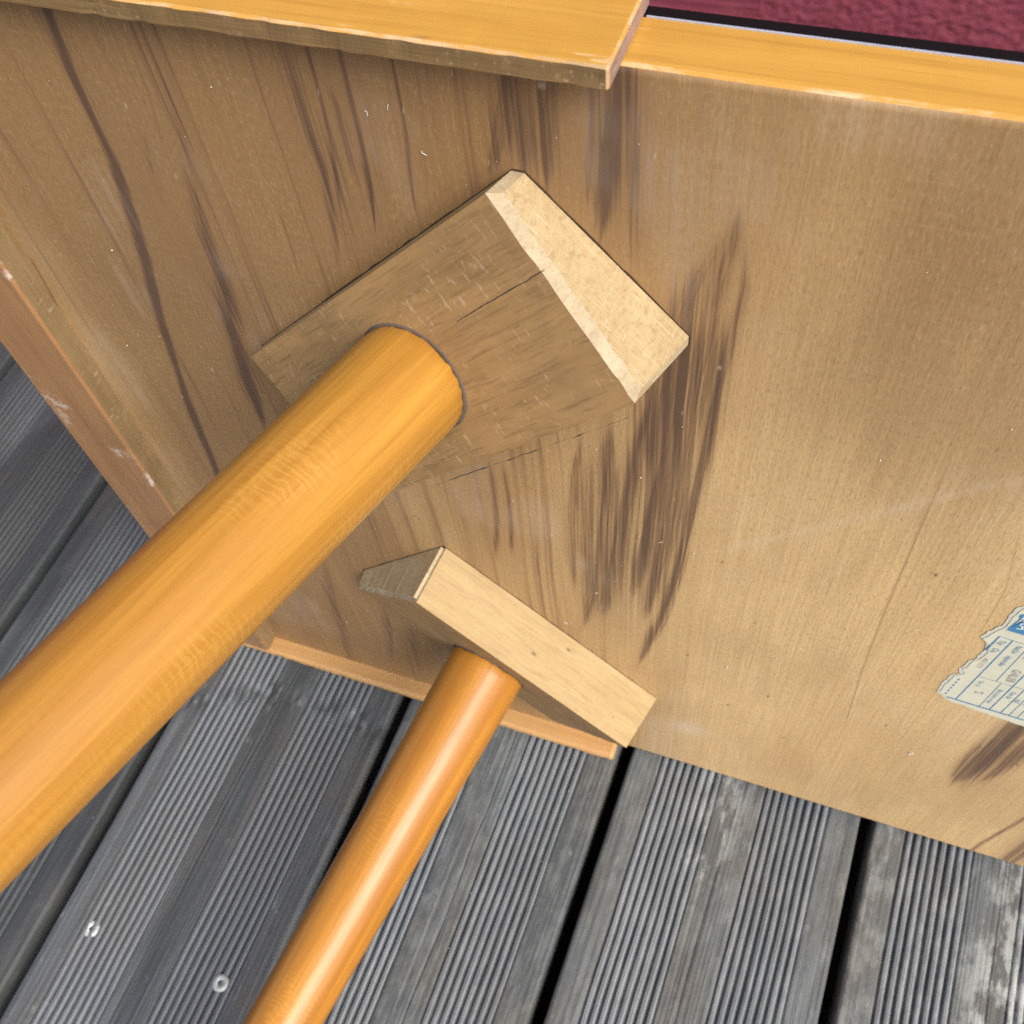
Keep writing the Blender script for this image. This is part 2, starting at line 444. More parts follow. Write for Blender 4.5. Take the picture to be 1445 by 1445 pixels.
M_GLUE = mat_plain("old_grey_glue", (0.15, 0.115, 0.085), 1.0, spec=0.0, var=0.9)
M_SEAM = mat_plain("seam_contact_shade", (0.060, 0.036, 0.020), 0.9, spec=0.1, var=0.6)  # shade colour for the ribbon round the blocks
M_BLACK = mat_plain("black_laminate", (0.004, 0.004, 0.005), 0.6, spec=0.15)
M_STRIP = mat_plain("sky_glint_strip", (0.42, 0.45, 0.55), 0.3, 0.0, 0.6, var=0.4)
M_DECK = mat_deck()
M_DARK = mat_plain("dark_soil", (0.02, 0.018, 0.016), 0.9, var=0.5)
M_JOIST = mat_plain("dark_timber", (0.05, 0.045, 0.04), 0.8, var=0.5)
M_SCREW = mat_plain("whitish_zinc", (0.60, 0.65, 0.61), 0.5, 0.2, 0.5, var=0.7)
M_SOCKET = mat_plain("socket_dirt", (0.03, 0.03, 0.028), 0.7)
M_PAPER = mat_plain("yellowed_paper", (0.62, 0.60, 0.47), 0.8, 0.0, 0.2, var=0.22)
M_TORN = mat_plain("torn_paper_pulp", (0.56, 0.55, 0.46), 0.9, 0.0, 0.1, var=0.15)
M_BLUE = mat_plain("blue_ink", (0.07, 0.22, 0.40), 0.8, 0.0, 0.2, var=0.25)
M_INKGREY = mat_plain("faded_grey_ink", (0.36, 0.32, 0.33), 0.8, 0.0, 0.2, var=0.3)
M_WHITE = mat_plain("unprinted_paper", (0.76, 0.76, 0.70), 0.8, 0.0, 0.2)
M_LINT = mat_plain("white_lint", (0.58, 0.55, 0.50), 0.8)
M_WALL = mat_wall()

# ------------------------------------------------------------------ dimensions (metres)
H = 0.48            # depth of the table top, standing on its long edge
L = 0.2459          # apron's left board, inner face at x = -L
TL = 0.0348
TK = 0.0191         # thickness of the top
TP = 0.0067         # thickness of the long apron boards
PR = 0.01135        # how far the apron stands proud of the underside
LAM = 0.0042
XR = 0.50
YAW = -0.02625
WALL_Y = 0.205

# ------------------------------------------------------------------ ground, deck, wall
gm = mesh_from("ground", [(-30, -30, 0), (30, -30, 0), (30, 30, 0), (-30, 30, 0)], [(0, 1, 2, 3)], [M_DARK])
ground = new_obj("ground", gm, None, (0, 0, -0.14))
ground["kind"] = "structure"

def box_faces(o=0):
    return [(o, o + 3, o + 2, o + 1), (o + 4, o + 5, o + 6, o + 7), (o, o + 1, o + 5, o + 4),
            (o + 1, o + 2, o + 6, o + 5), (o + 2, o + 3, o + 7, o + 6), (o + 3, o, o + 4, o + 7)]

def box_verts(x0, x1, y0, y1, z0, z1):
    return [(x0, y0, z0), (x1, y0, z0), (x1, y1, z0), (x0, y1, z0),
            (x0, y0, z1), (x1, y0, z1), (x1, y1, z1), (x0, y1, z1)]

# joists carry the boards
jv, jf = [], []
for yy in (-0.708, -0.208, 0.10):
    jf += box_faces(len(jv)); jv += box_verts(-0.95, 0.80, yy - 0.03, yy + 0.03, -0.138, -0.0285)
deck = new_obj("deck", mesh_from("deck", jv, jf, [M_JOIST]))
deck.rotation_euler.z = YAW
deck["kind"] = "structure"

PITCH, G1, GW = 0.15026, 0.001775, 0.00822
BW = PITCH - GW
Y0, Y1 = -0.80, 0.185

def board_profile():
    """x, z and groove depth factor across one board: edge, 7-8 grooves, flat, grooves, edge"""
    xs, gs = [], []
    def flat(x0, x1, n):
        for k in range(n):
            xs.append(x0 + (x1 - x0) * k / n); gs.append(0.0)
    e, mid = 0.0185, 0.027
    gw = (BW - 2 * e - mid) / 2
    ng = 8
    x = 0.0
    flat(0.0022, e, 18)
    for part in range(2):
        st = e if part == 0 else e + gw + mid
        for k in range(ng * 8):
            t = k / 8.0
            ph = t % 1.0
            # narrow rounded groove, broad rounded ridge
            d = 0.5 - 0.5 * math.cos(2 * math.pi * ph)
            xs.append(st + gw * t / ng)
            gs.append(-(1 - d) ** 3.2)
        if part == 0:
            flat(e + gw, e + gw + mid, 54)
    flat(e + 2 * gw + mid, BW - 0.0022, 18)
    xs.append(BW - 0.0022); gs.append(0.0)
    return np.array(xs), np.array(gs)

PX, PG = board_profile()
BOARDS = {}
for bi in range(-6, 3):
    near = -5 <= bi <= 1
    ny = 210 if near else 60
    ys = np.linspace(Y0, Y1, ny)
    X, Y = np.meshgrid(PX, ys, indexing='ij')
    G = np.repeat(PG[:, None], ny, 1)
    sd = 100 + bi * 13
    # slow wander of the grooves, rounding wear, torn spots
    X = X + (fbm(X * 30, Y * 14, sd) - 0.5) * 0.0018 * (np.minimum(X, BW - X) > 0.008)
    depth = 0.0026 * (0.75 + 0.6 * fbm(X * 60, Y * 9, sd + 3))
    Z = G * depth
    Z += (fbm(X * 25, Y * 5, sd + 5) - 0.5) * 0.0010
    Z += (vnoise(X * 350, Y * 45, sd + 7) - 0.5) * 0.00045
    ridge = (G < -0.001) | (np.abs(X - BW / 2) > 0.0135)
    Z -= 0.0004 * ridge
    # fine raised grain on the flats and one long check down the middle
    flatm = (np.repeat(PG[:, None], ny, 1) == 0.0)
    Z += flatm * (vnoise(X * 1100, Y * 7, sd + 21) - 0.5) * 0.0005
    xc = BW / 2 + (0.004 if bi % 2 else -0.003) + (fbm(Y * 8, Y * 0 + bi, sd + 22) - 0.5) * 0.006
    chk = np.exp(-((X - xc) / 0.00035) ** 2) * sstep(0.35, 0.55, vnoise(Y * 9, Y * 0 + 3, sd + 23)) * flatm
    Z -= 0.0012 * chk
    wear_w = np.zeros_like(X); wear_shade_d = np.zeros_like(X)
    if bi == 1:      # whitish bloom along this board's middle and inner ridges
        wear_w = sstep(0.055, 0.085, X) * (1 - 0.3 * sstep(0.10, 0.13, X)) * (0.35 + 0.65 * sstep(-0.02, -0.10, Y)) + 0.25
    elif bi == 0:
        c = np.exp(-((X - 0.060) / 0.012) ** 2) * sstep(-0.075, -0.05, Y)
        wear_w = 0.55 * c + 0.12
    elif bi == -2:
        # a knot has torn the ridges in a band across the board
        yc = np.interp(X, [0, 0.021, 0.055, 0.082, 0.142], [-0.070, -0.059, -0.041, -0.038, -0.041])
        k = np.exp(-(np.abs(Y - yc) / 0.0075) ** 2.5) * (0.55 + 0.45 * vnoise(X * 120, Y * 90, 5))
        Z = Z * (1 - 0.75 * k) - 0.0022 * k * sstep(0.35, 0.75, vnoise(X * 330, Y * 190, 8))
        wear_shade_d = 0.75 * np.exp(-((X - 0.071) / 0.010) ** 2) * (0.5 + 0.5 * fbm(X * 20, Y * 8, 44))
        wear_shade_d = np.maximum(wear_shade_d, 0.85 * k * sstep(0.3, 0.6, vnoise(X * 260, Y * 150, 12)))
        wear_w = 0.6 * k * sstep(0.62, 0.8, vnoise(X * 300, Y * 170, 14))
    elif bi == -1:
        wear_shade_d = 0.25 * fbm(X * 30, Y * 6, 91)
        wear_w = 0.12 * np.ones_like(X)
    elif bi <= -3:
        wear_shade_d = 0.35 * sstep(0.45, 0.65, fbm(X * 18, Y * 7, sd + 11)) + 0.42  # mottling, plus the shade over the leftmost boards painted as even darkening
    if bi == -1:
        kn = np.exp(-(((X - 0.020) / 0.006) ** 2 + ((Y + 0.135) / 0.010) ** 2))
        wear_shade_d = np.maximum(wear_shade_d, kn * 0.8); wear_w = np.maximum(wear_w, 0.7 * np.exp(-(((X - 0.019) / 0.002) ** 2 + ((Y + 0.128) / 0.003) ** 2)))
    # close the sides: rounded arris, then straight down
    n = len(PX)
    full = np.zeros((n + 6, ny, 3))
    full[3:-3, :, 0] = X; full[3:-3, :, 1] = Y; full[3:-3, :, 2] = Z
    for k, (dx, dz) in enumerate([(0.0, -0.027), (0.0, -0.0024), (0.0007, -0.0007)]):
        full[k, :, 0] = dx; full[k, :, 1] = ys; full[k, :, 2] = dz + (0 if k == 0 else Z[0])
        full[-1 - k, :, 0] = BW - dx; full[-1 - k, :, 1] = ys; full[-1 - k, :, 2] = dz + (0 if k == 0 else Z[-1])
    me = grid_mesh("deck_board", full, [M_DECK], True)
    w = np.zeros((n + 6, ny, 3))
    w[3:-3, :, 0] = wear_w; w[3:-3, :, 1] = np.maximum(np.maximum(wear_shade_d, 0.8 * chk), 0.8 * sstep(0.3, 0.9, -G) * (0.6 + 0.4 * fbm(X * 50, Y * 20, sd + 9)))   # darker down in the grooves
    w[3:-3, :, 2] = 0.75 * (np.repeat((PG < -1e-6)[:, None], ny, 1)) * sstep(0.65, 0.10, -G) * (0.45 + 0.7 * fbm(X * 40, Y * 6, sd + 15)) * (0.6 if bi <= -3 else 1.0)   # weather-bleached ridge crowns
    w[:3] = w[3]; w[-3:] = w[-4]
    set_attr(me, "wear", w.reshape(-1, 3))
    # end caps and underside
    bm = bmesh.new(); bm.from_mesh(me)
    bm.verts.ensure_lookup_table()
    N = n + 6
    bm.faces.new([bm.verts[i * ny] for i in range(N)])
    bm.faces.new([bm.verts[i * ny + ny - 1] for i in range(N)][::-1])
    bm.faces.new([bm.verts[0], bm.verts[ny - 1], bm.verts[(N - 1) * ny + ny - 1], bm.verts[(N - 1) * ny]])
    bmesh.ops.recalc_face_normals(bm, faces=bm.faces[:])
    bm.to_mesh(me); bm.free()
    b = new_obj("deck_board", me, deck, (G1 + GW + bi * PITCH, 0, 0))
    BOARDS[bi] = b
BOARDS[1]["label"] = "grey deck board mottled with whitish bloom"
BOARDS[-2]["label"] = "grey deck board with a dark flat middle and two screws"

def make_screw(parent, x, y, seat):
    """countersunk head sunk between the ridges, dirt in the drive socket"""
    v, f, mi = [], [], []
    n = 20
    rings = [(0.0014, -0.0022), (0.0015, -0.0004), (0.0030, 0.0001), (0.0042, -0.0001), (0.0049, -0.0008), (0.0049, -0.003)]
    for r, z in rings:
        for k in range(n):
            a = 2 * math.pi * k / n
            rr = r * (1 + (0.16 * math.cos(6 * a) if r < 0.002 else 0.03 * math.sin(3 * a + 1)))
            v.append((rr * math.cos(a), rr * math.sin(a), z + 0.0002 * math.sin(2 * a + r * 900)))
    for j in range(len(rings) - 1):
        for k in range(n):
            f.append((j * n + k, (j + 1) * n + k, (j + 1) * n + (k + 1) % n, j * n + (k + 1) % n))
            mi.append(1 if j == 0 else 0)
    f.append(tuple(range(n))); mi.append(1)
    me = mesh_from("screw", v, f, [M_SCREW, M_SOCKET], mi, True)
    o = new_obj("screw", me, parent, (x, y, seat))
    return o

def deck_local(wx, wy):
    c, s = math.cos(-YAW), math.sin(-YAW)
    return wx * c - wy * s, wx * s + wy * c

for wx, wy, bi, sz in ((-0.2718, -0.2079, -2, -0.0009), (-0.18045, -0.2088, -2, 0.0004)):
    lx, ly = deck_local(wx, wy)
    make_screw(BOARDS[bi], lx - BOARDS[bi].location.x, ly, sz)

# wine-red plastered wall behind the table
def axis(lo, hi, a, b, fine, coarse):
    return np.unique(np.concatenate([np.arange(lo, a, coarse), np.arange(a, b, fine), np.arange(b, hi + coarse, coarse)]))
wx = axis(-1.3, 1.6, 0.0, 0.30, 0.0011, 0.03)
wz = axis(-0.14, 1.3, 0.26, 0.52, 0.0011, 0.03)
WX, WZ = np.meshgrid(wx, wz, indexing='ij')
st = fbm(WX * 520 + 4 * fbm(WX * 90, WZ * 90, 71), WZ * 800, 61, 3)
st2 = fbm(WX * 60, WZ * 60, 65, 3)
WY = WALL_Y - 0.00055 * sstep(0.25, 0.75, st) - 0.0012 * st2
wm = grid_mesh("plastered_wall", np.stack([WX, WY, WZ], -1), [M_WALL], True)
bm = bmesh.new(); bm.from_mesh(wm)
ret = bmesh.ops.extrude_face_region(bm, geom=[e for e in bm.edges if e.is_boundary])
for vv in ret['geom']:
    if isinstance(vv, bmesh.types.BMVert):
        vv.co.y = WALL_Y + 0.2
bm.to_mesh(wm); bm.free()
wall = new_obj("plastered_wall", wm)
wall["label"] = "wine red rough plastered wall behind the upturned table"
wall["category"] = "wall"

# ------------------------------------------------------------------ the table
table = bpy.data.objects.new("coffee_table", None)
COL.objects.link(table)
table.location = (0, 0, 0.0069)
table.rotation_euler.x = -0.0021
table["label"] = "old wooden coffee table tipped on its long edge, golden splayed legs and bare underside showing"
table["category"] = "table"

# underside panel, grain running up the panel, dark heartwood streaks
us = np.concatenate([np.arange(-L - 0.012, 0.262, 0.00042), np.arange(0.262, XR, 0.004), [XR]])
vs = np.concatenate([[0.0, 0.0006], np.arange(0.002, H - 0.002, 0.0016), [H - 0.0006]])
U, V = np.meshgrid(us, vs, indexing='ij')
um, vm = U * 1000, V * 1000
warp = (fbm(um * 0.010, vm * 0.010, 21, 3) - 0.5) * 6.0
fib = vnoise((um + warp) * 0.55, vm * 0.008, 23) * 0.5 + vnoise((um + warp) * 1.35, vm * 0.011, 24) * 0.5
fib = np.clip((fib - 0.5) * 1.7 + 0.5, 0, 1)
keep = np.ones_like(U)
for k, (hw, s, style, pts) in enumerate(STREAKS):
    pu = np.array([q[0] for q in pts]); pv = np.array([q[1] for q in pts])
    o = np.argsort(pv); pu, pv = pu[o], pv[o]
    lo, hi = pv[0], pv[-1]
    c = np.interp(vm, pv, pu) + (vnoise(vm * 0.018 + k * 7, um * 0, 31) - 0.5) * min(hw, 2.0) * 0.7
    d = um - c
    wv = hw * (0.75 + 0.5 * vnoise(vm * 0.03 + k * 3, um * 0 + k, 33))
    span = max(hi - lo, 1)
    tp = min(48, span * 0.45)
    open_hi = hi > 455; open_lo = lo < 10
    end = (1.0 if open_lo else sstep(lo - 4, lo + tp, vm)) * (1.0 if open_hi else 1 - sstep(hi - tp, hi + 4, vm))
    wv = wv * (0.16 + 0.84 * end)          # flame-like tips: the streak narrows to a point
    end = np.clip(end * 2.5, 0, 1) ** 0.7
    if style == 0:
        core = np.exp(-np.abs(d / (0.85 * wv)) ** 2.6)
        side = 1 if k % 2 == 0 else -1
        tail = 0.42 * np.exp(-np.abs(d) / (1.7 * wv)) * (d * side > 0)
        p = np.maximum(core * (0.9 + 0.15 * fib), tail * (0.6 + 0.9 * fib))
    elif style == 1 and pu.mean() > 150:
        p = 0.85 * np.exp(-np.abs(d / (1.5 * wv)) ** 2.4) * (0.62 + 0.45 * fib)
    elif style == 1:
        p = 0.82 * np.exp(-np.abs(d / (1.6 * wv)) ** 2.0) * (0.42 + 0.80 * fib)
    else:
        p = np.exp(-np.abs(d / (0.75 * max(hw, 0.5))) ** 2)
    keep *= 1 - np.clip(s * 0.92 * p * end, 0, 0.96)
    if (style == 1 or (style == 0 and hw > 1.5)) and pu.mean() < 150:
        # the streak is a bundle of fine heartwood lines that start and stop at different heights
        for q in range(int(5 + hw * 5)):
            off = RNG.normal() * 0.75 * hw
            a_ = lo + span * RNG.uniform(-0.12, 0.55); b_ = min(hi + 0.08 * span, a_ + span * RNG.uniform(0.25, 0.9))
            if RNG.random() < 0.35: a_, b_ = lo - 6, hi + 6
            j0, j1 = np.searchsorted(vs * 1000, [a_, b_])
            if j1 - j0 < 4: continue
            vv_ = vs[j0:j1] * 1000
            cc_ = np.interp(vv_, pv, pu) + off * (0.8 + 0.3 * np.sin(vv_ * 0.009 + q)) + (vnoise(vv_ * 0.025 + q * 5, vv_ * 0 + k, 35) - 0.5) * 0.9
            wq = RNG.uniform(0.18, 0.5); sq = s * RNG.uniform(0.05, 0.34)
            t_ = (vv_ - a_) / (b_ - a_)
            e_ = sstep(0, 0.22, t_) * (1 - sstep(0.72, 1, t_)) * (0.65 + 0.5 * vnoise(vv_ * 0.12, vv_ * 0 + q, 36))
            i0 = max(0, np.searchsorted(us * 1000, cc_.min() - 3)); i1 = np.searchsorted(us * 1000, cc_.max() + 3)
            dd_ = us[i0:i1, None] * 1000 - cc_[None]
            keep[i0:i1, j0:j1] *= 1 - np.clip(sq * e_[None] * np.exp(-(dd_ / wq) ** 2), 0, 0.9)
for (cu_, cv_, wu_, wv_, s_) in ((5, 270, 22, 95, 0.46), (22, 385, 13, 45, 0.46), (-26, 452, 16, 30, 0.46), (-88, 435, 18, 50, 0.38), (2, 450, 7, 45, 0.4),
                                (-160, 380, 14, 90, 0.20), (-150, 80, 40, 80, 0.26), (-60, 250, 16, 70, 0.26), (186, 150, 9, 48, 0.75), (236, 40, 12, 50, 0.4), (-3, 460, 7, 40, 0.3)):
    g_ = np.exp(-((um - cu_) / wu_) ** 2 - ((vm - cv_) / wv_) ** 2)
    keep *= 1 - s_ * g_ * (0.35 + 1.1 * fib)
dark = 1 - keep
for q in range(36):
    a_, b_ = RNG.uniform(-235, 240), RNG.uniform(10, 470)
    i0, i1 = np.searchsorted(us * 1000, [a_ - 2, a_ + 2]); j0, j1 = np.searchsorted(vs * 1000, [b_ - 4, b_ + 4])
    rr_ = RNG.uniform(0.35, 0.65)
    sub = np.exp(-((um[i0:i1, j0:j1] - a_) / rr_) ** 2 - ((vm[i0:i1, j0:j1] - b_) / (rr_ * RNG.uniform(1.2, 2.6))) ** 2)
    dark[i0:i1, j0:j1] = np.maximum(dark[i0:i1, j0:j1], 0.8 * sub)
# faint growth lines over everything, denser in the left half
gl = vnoise((um + warp * 1.4) * 0.28, vm * 0.004, 41) * 0.5 + vnoise((um + warp) * 0.75, vm * 0.006, 42) * 0.5
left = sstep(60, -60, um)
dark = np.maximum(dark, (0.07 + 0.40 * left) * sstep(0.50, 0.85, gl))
tone_shade = 0.02 + 0.42 * sstep(0.35, 0.75, fbm(um * 0.012 + warp * 0.05, vm * 0.004, 51)) + 0.62 * left + 0.62 * sstep(300, 475, vm) - 0.30 * sstep(300, 60, vm) * (1 - left)  # wood's own tone, plus light falloff painted in: darker left and top
# scuffs and one painted glow: a long rub mark across the panel, a few pale smears
pale = np.zeros_like(U)
ln_v = np.interp(um, [20, 37, 63, 105, 125, 160], [246, 262, 287, 331, 352, 370])
pale += 0.17 * np.exp(-((vm - ln_v) / 3.2) ** 2) * sstep(28, 50, um) * (1 - sstep(118, 150, um)) * (0.35 + 0.9 * vnoise(um * 0.6, vm * 0.25, 55))
pale += 0.40 * np.exp(-(((um - 41) / 10) ** 2 + ((vm - 60) / 9) ** 2))  # bounced light beside the lower block, painted as a pale patch
pale += 0.20 * np.exp(-(((um + 235) / 8) ** 2 + ((vm - 330) / 60) ** 2)) * fbm(um * 0.1, vm * 0.03, 57)
pale += 0.18 * sstep(0.55, 0.8, fbm(um * 0.03, vm * 0.02, 58)) * fib
pale += 0.35 * (vnoise(um * 0.55, vm * 0.55, 59) > 0.985)
P = np.stack([U, (fbm(um * 0.02, vm * 0.012, 60) - 0.5) * 0.0002, V], -1)
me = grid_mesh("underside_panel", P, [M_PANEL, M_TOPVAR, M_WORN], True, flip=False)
set_attr(me, "wood", np.stack([dark, tone_shade, pale], -1).reshape(-1, 3))
bm = bmesh.new(); bm.from_mesh(me); bm.verts.ensure_lookup_table()
nu, nv = U.shape
# the top's edge: a worn arris and then the lacquered edge, then the back
def strip(idx, off, mat):
    old = [bm.verts[i] if isinstance(i, int) else i for i in idx]
    new = [bm.verts.new(p.co + off(p.co)) for p in old]
    bm.verts.ensure_lookup_table()
    for a, b, c, d in zip(old[:-1], old[1:], new[1:], new[:-1]):
        f = bm.faces.new((a, b, c, d)); f.material_index = mat; f.smooth = False
    return new
top = [i * nv + nv - 1 for i in range(nu)]
bm.verts.ensure_lookup_table()
jit = {i: 0.0005 * float(vnoise(np.array([us[k] * 160]), np.array([0.0]), 77)[0]) for k, i in enumerate(top)}
t1 = strip(top, lambda co: Vector((0, 0.0007 + 0.0009 * float(vnoise(np.array([co.x * 120]), np.array([0.5]), 78)[0]), H - co.z)), 2)
t2 = strip(t1, lambda co: Vector((0, TK - co.y, 0)), 1)
bm.verts.ensure_lookup_table()
bot = [i * nv for i in range(nu)]
b1 = strip(bot, lambda co: Vector((0, TK - co.y, 0)), 1)
for a, b, c, d in zip(t2[:-1], t2[1:], b1[1:], b1[:-1]):
    f = bm.faces.new((a, b, c, d)); f.material_index = 1
bmesh.ops.recalc_face_normals(bm, faces=bm.faces[:])
bm.to_mesh(me); bm.free()
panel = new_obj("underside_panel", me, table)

def bevel_box(name, x0, x1, y0, y1, z0, z1, mats, pick, parent, bev=0.001, seg=1, cham=None, cuts=0):
    """box with bevelled arrises; pick(normal, centre) -> material index; cham = index for the arris faces"""
    bm = bmesh.new()
    vs_ = [bm.verts.new(c) for c in box_verts(x0, x1, y0, y1, z0, z1)]
    for f in box_faces():
        bm.faces.new([vs_[i] for i in f])
    bmesh.ops.recalc_face_normals(bm, faces=bm.faces[:])
    r = bmesh.ops.bevel(bm, geom=bm.edges[:], offset=bev, segments=seg, affect='EDGES', profile=0.5)
    cf = set(r['faces'])
    for f in bm.faces:
        f.material_index = cham if (cham is not None and f in cf) else pick(f.normal)
        f.smooth = seg > 1 and f in cf
    if cuts:
        long_e = [e for e in bm.edges if abs((e.verts[0].co - e.verts[1].co).normalized()[0]) > 0.99 and e.calc_length() > 0.05]
        bmesh.ops.subdivide_edges(bm, edges=long_e, cuts=cuts, use_grid_fill=True)
        ctr = Vector(((x0 + x1) / 2, (y0 + y1) / 2, (z0 + z1) / 2))
        for vtx in bm.verts:     # nicked, slightly wavy arris
            if x0 + 0.002 < vtx.co.x < x1 - 0.002:
                q = np.array([vtx.co.x * 210.0]); q2 = np.array([vtx.co.z * 900 + vtx.co.y * 400])
                k = float(vnoise(q, q2, 83)[0])
                vtx.co += (Vector((vtx.co.x, ctr.y, ctr.z)) - vtx.co).normalized() * 0.0007 * k * k
    me = bpy.data.meshes.new(name)
    bm.to_mesh(me); bm.free()
    for m in mats:
        me.materials.append(m)
    return new_obj(name, me, parent)

YB = TK + 0.0050
# long apron boards and the end board
def pick_top(n):
    if n.z > 0.7: return 0
    if n.y < -0.7: return 1
    if abs(n.x) > 0.7: return 2
    return 1
a_top = bevel_box("apron_board", -L - TL, 0.0, -PR, YB, H + 0.0002, H + TP, [M_TOPVAR, M_BAND, M_ENDCUT, M_WORN], pick_top, table, 0.0007, 1, 3, cuts=150)
a_top["label"] = "upper apron board, golden outer face over a worn brown edge"
a_bot = bevel_box("apron_board", -L - TL, 0.0, -PR, YB, -TP, -0.0002, [M_TANVAR, M_TANVAR, M_WORN, M_TANVAR], pick_top, table, 0.0026, 4, 3, cuts=100)
a_bot["label"] = "lower apron board with tan lacquered edge resting on the deck"
a_end = bevel_box("end_apron", -L - TL, -L, -PR, YB, 0.0, H, [M_SIDEVAR, M_BAND, M_INNER], lambda n: 1 if n.x < -0.7 else (2 if n.x > 0.7 else 0), table, 0.0014, 3, 0)

# black laminate playing surface on the far side, the sky glint on its lip painted as a pale strip
new_obj("glint_strip", mesh_from("glint_strip", box_verts(0.0005, XR, TK + 0.0001, TK + 0.0005, 0.0005, H + 0.0003), box_faces(), [M_STRIP]), table)
new_obj("laminate_sheet", mesh_from("laminate_sheet", box_verts(-L, XR, TK + 0.0007, TK + 0.0050, 0.001, H - 0.0001), box_faces(), [M_BLACK]), table)

# ------------------------------------------------------------------ wedge blocks and legs
UC, VC, TH = -0.061038, 0.361139, 0.757095
BA, BB = 0.159757, 0.077796
W0, S1, S2 = 0.021653, 0.014388, 0.272531
SH = 1.0926
IE, IS = 0.00197, 0.0005
LP, LQ = -0.003284, -0.006266
D1, D2 = -0.01205, -0.27902
R0, RK = 0.021226, 0.01877
GROW = 0.00045

def make_block(lower):
    th = TH + (0.04201 if lower else 0.0)
    uc = UC + (0.0004 if lower else 0.0)
    vc = VC + (-0.0019 if lower else 0.0)
    if lower:
        vc, th = H - vc, -th
    sg = 1 if lower else -1
    # object frame: x along the block, z out of the panel (table -y)
    ex = Vector((math.cos(th), 0, math.sin(th))); ez = Vector((0, -1, 0)); ey = ez.cross(ex)
    Mb = Matrix.Identity(4)
    for i in range(3):
        Mb[i][0], Mb[i][1], Mb[i][2] = ex[i], ey[i], ez[i]
    Mb[0][3], Mb[1][3], Mb[2][3] = uc, -0.00012, vc
    def front(x, y):
        w = (W0 + S1 * x + S2 * y) / (1 + SH * S2 * S2)
        return Vector((x - SH * S1 * w, sg * (y - SH * S2 * w), w))
    bm = bmesh.new()
    q = {}
    for sx in (-1, 1):
        for sy in (-1, 1):
            q[sx, sy, 0] = bm.verts.new((sx * BA / 2, sg * sy * BB / 2, 0))
            q[sx, sy, 1] = bm.verts.new(front(sx * (BA / 2 - IE), sy * (BB / 2 - IS)))
    F = {}
    F['base'] = bm.faces.new([q[-1, -1, 0], q[1, -1, 0], q[1, 1, 0], q[-1, 1, 0]])
    F['front'] = bm.faces.new([q[-1, -1, 1], q[1, -1, 1], q[1, 1, 1], q[-1, 1, 1]])
    F['thin'] = bm.faces.new([q[-1, -1, 0], q[1, -1, 0], q[1, -1, 1], q[-1, -1, 1]])
    F['thick'] = bm.faces.new([q[-1, 1, 0], q[1, 1, 0], q[1, 1, 1], q[-1, 1, 1]])
    F['right'] = bm.faces.new([q[1, -1, 0], q[1, 1, 0], q[1, 1, 1], q[1, -1, 1]])
    F['left'] = bm.faces.new([q[-1, -1, 0], q[-1, 1, 0], q[-1, 1, 1], q[-1, -1, 1]])
    mi = {'base': 0, 'front': 0, 'thin': 2, 'thick': 2, 'right': 1, 'left': 1}
    for k, f in F.items():
        f.material_index = mi[k]
    bmesh.ops.recalc_face_normals(bm, faces=bm.faces[:])
    def ed(a, b):
        return next(e for e in q[a].link_edges if e.other_vert(q[a]) == q[b])
    big = [ed((1, -1, 1), (1, 1, 1)), ed((1, -1, 0), (1, -1, 1)), ed((1, 1, 0), (1, 1, 1))]
    small = [ed((-1, -1, 1), (1, -1, 1)), ed((-1, 1, 1), (1, 1, 1)), ed((-1, -1, 1), (-1, 1, 1)),
             ed((-1, -1, 0), (-1, -1, 1)), ed((-1, 1, 0), (-1, 1, 1))]
    r1 = bmesh.ops.bevel(bm, geom=big, offset=0.0014 if lower else 0.0027, segments=1, affect='EDGES', material=3)
    small = [e for e in small if e.is_valid]
    r2 = bmesh.ops.bevel(bm, geom=small, offset=0.0018, segments=2, affect='EDGES', material=3 if lower else 4)
    # nicked, uneven arris along the sawn end
    bmesh.ops.subdivide_edges(bm, edges=[e for e in bm.edges if e.calc_length() > 0.05], cuts=24, use_grid_fill=True)
    bmesh.ops.triangulate(bm, faces=[f for f in bm.faces if len(f.verts) > 4])
    for v in bm.verts:
        if v.co.z > 0.002 and any(f.material_index == 3 for f in v.link_faces):
            k = [float(vnoise(np.array([v.co.x * 300 + j * 9]), np.array([v.co.y * 300 + v.co.z * 300]), 90 + j)[0]) - 0.5 for j in range(3)]
            v.co += Vector(k) * (0.0005 if lower else 0.0008)
    bmesh.ops.recalc_face_normals(bm, faces=bm.faces[:])
    me = bpy.data.meshes.new("mounting_block")
    bm.to_mesh(me); bm.free()
    for m in (M_BLOCK, M_BLOCKEND, M_BLOCKSIDE, M_CHAMFER, M_BLOCKEDGE):
        me.materials.append(m)
    blk = new_obj("mounting_block", me, table)
    blk.matrix_local = Mb
    # dark ribbon that paints the contact shadow along the joint with the panel
    v, f = [], []
    c1 = [(-BA / 2, -BB / 2), (BA / 2 - 0.0027, -BB / 2), (BA / 2, -BB / 2 + 0.0027), (BA / 2, BB / 2 - 0.0027), (BA / 2 - 0.0027, BB / 2), (-BA / 2, BB / 2)]
    ring_ = []
    for a, b in zip(c1, c1[1:] + c1[:1]):
        n_ = max(1, int(math.dist(a, b) / 0.0012))
        for k in range(n_):
            t = k / n_
            ring_.append((a[0] + (b[0] - a[0]) * t, a[1] + (b[1] - a[1]) * t))
    N_ = len(ring_)
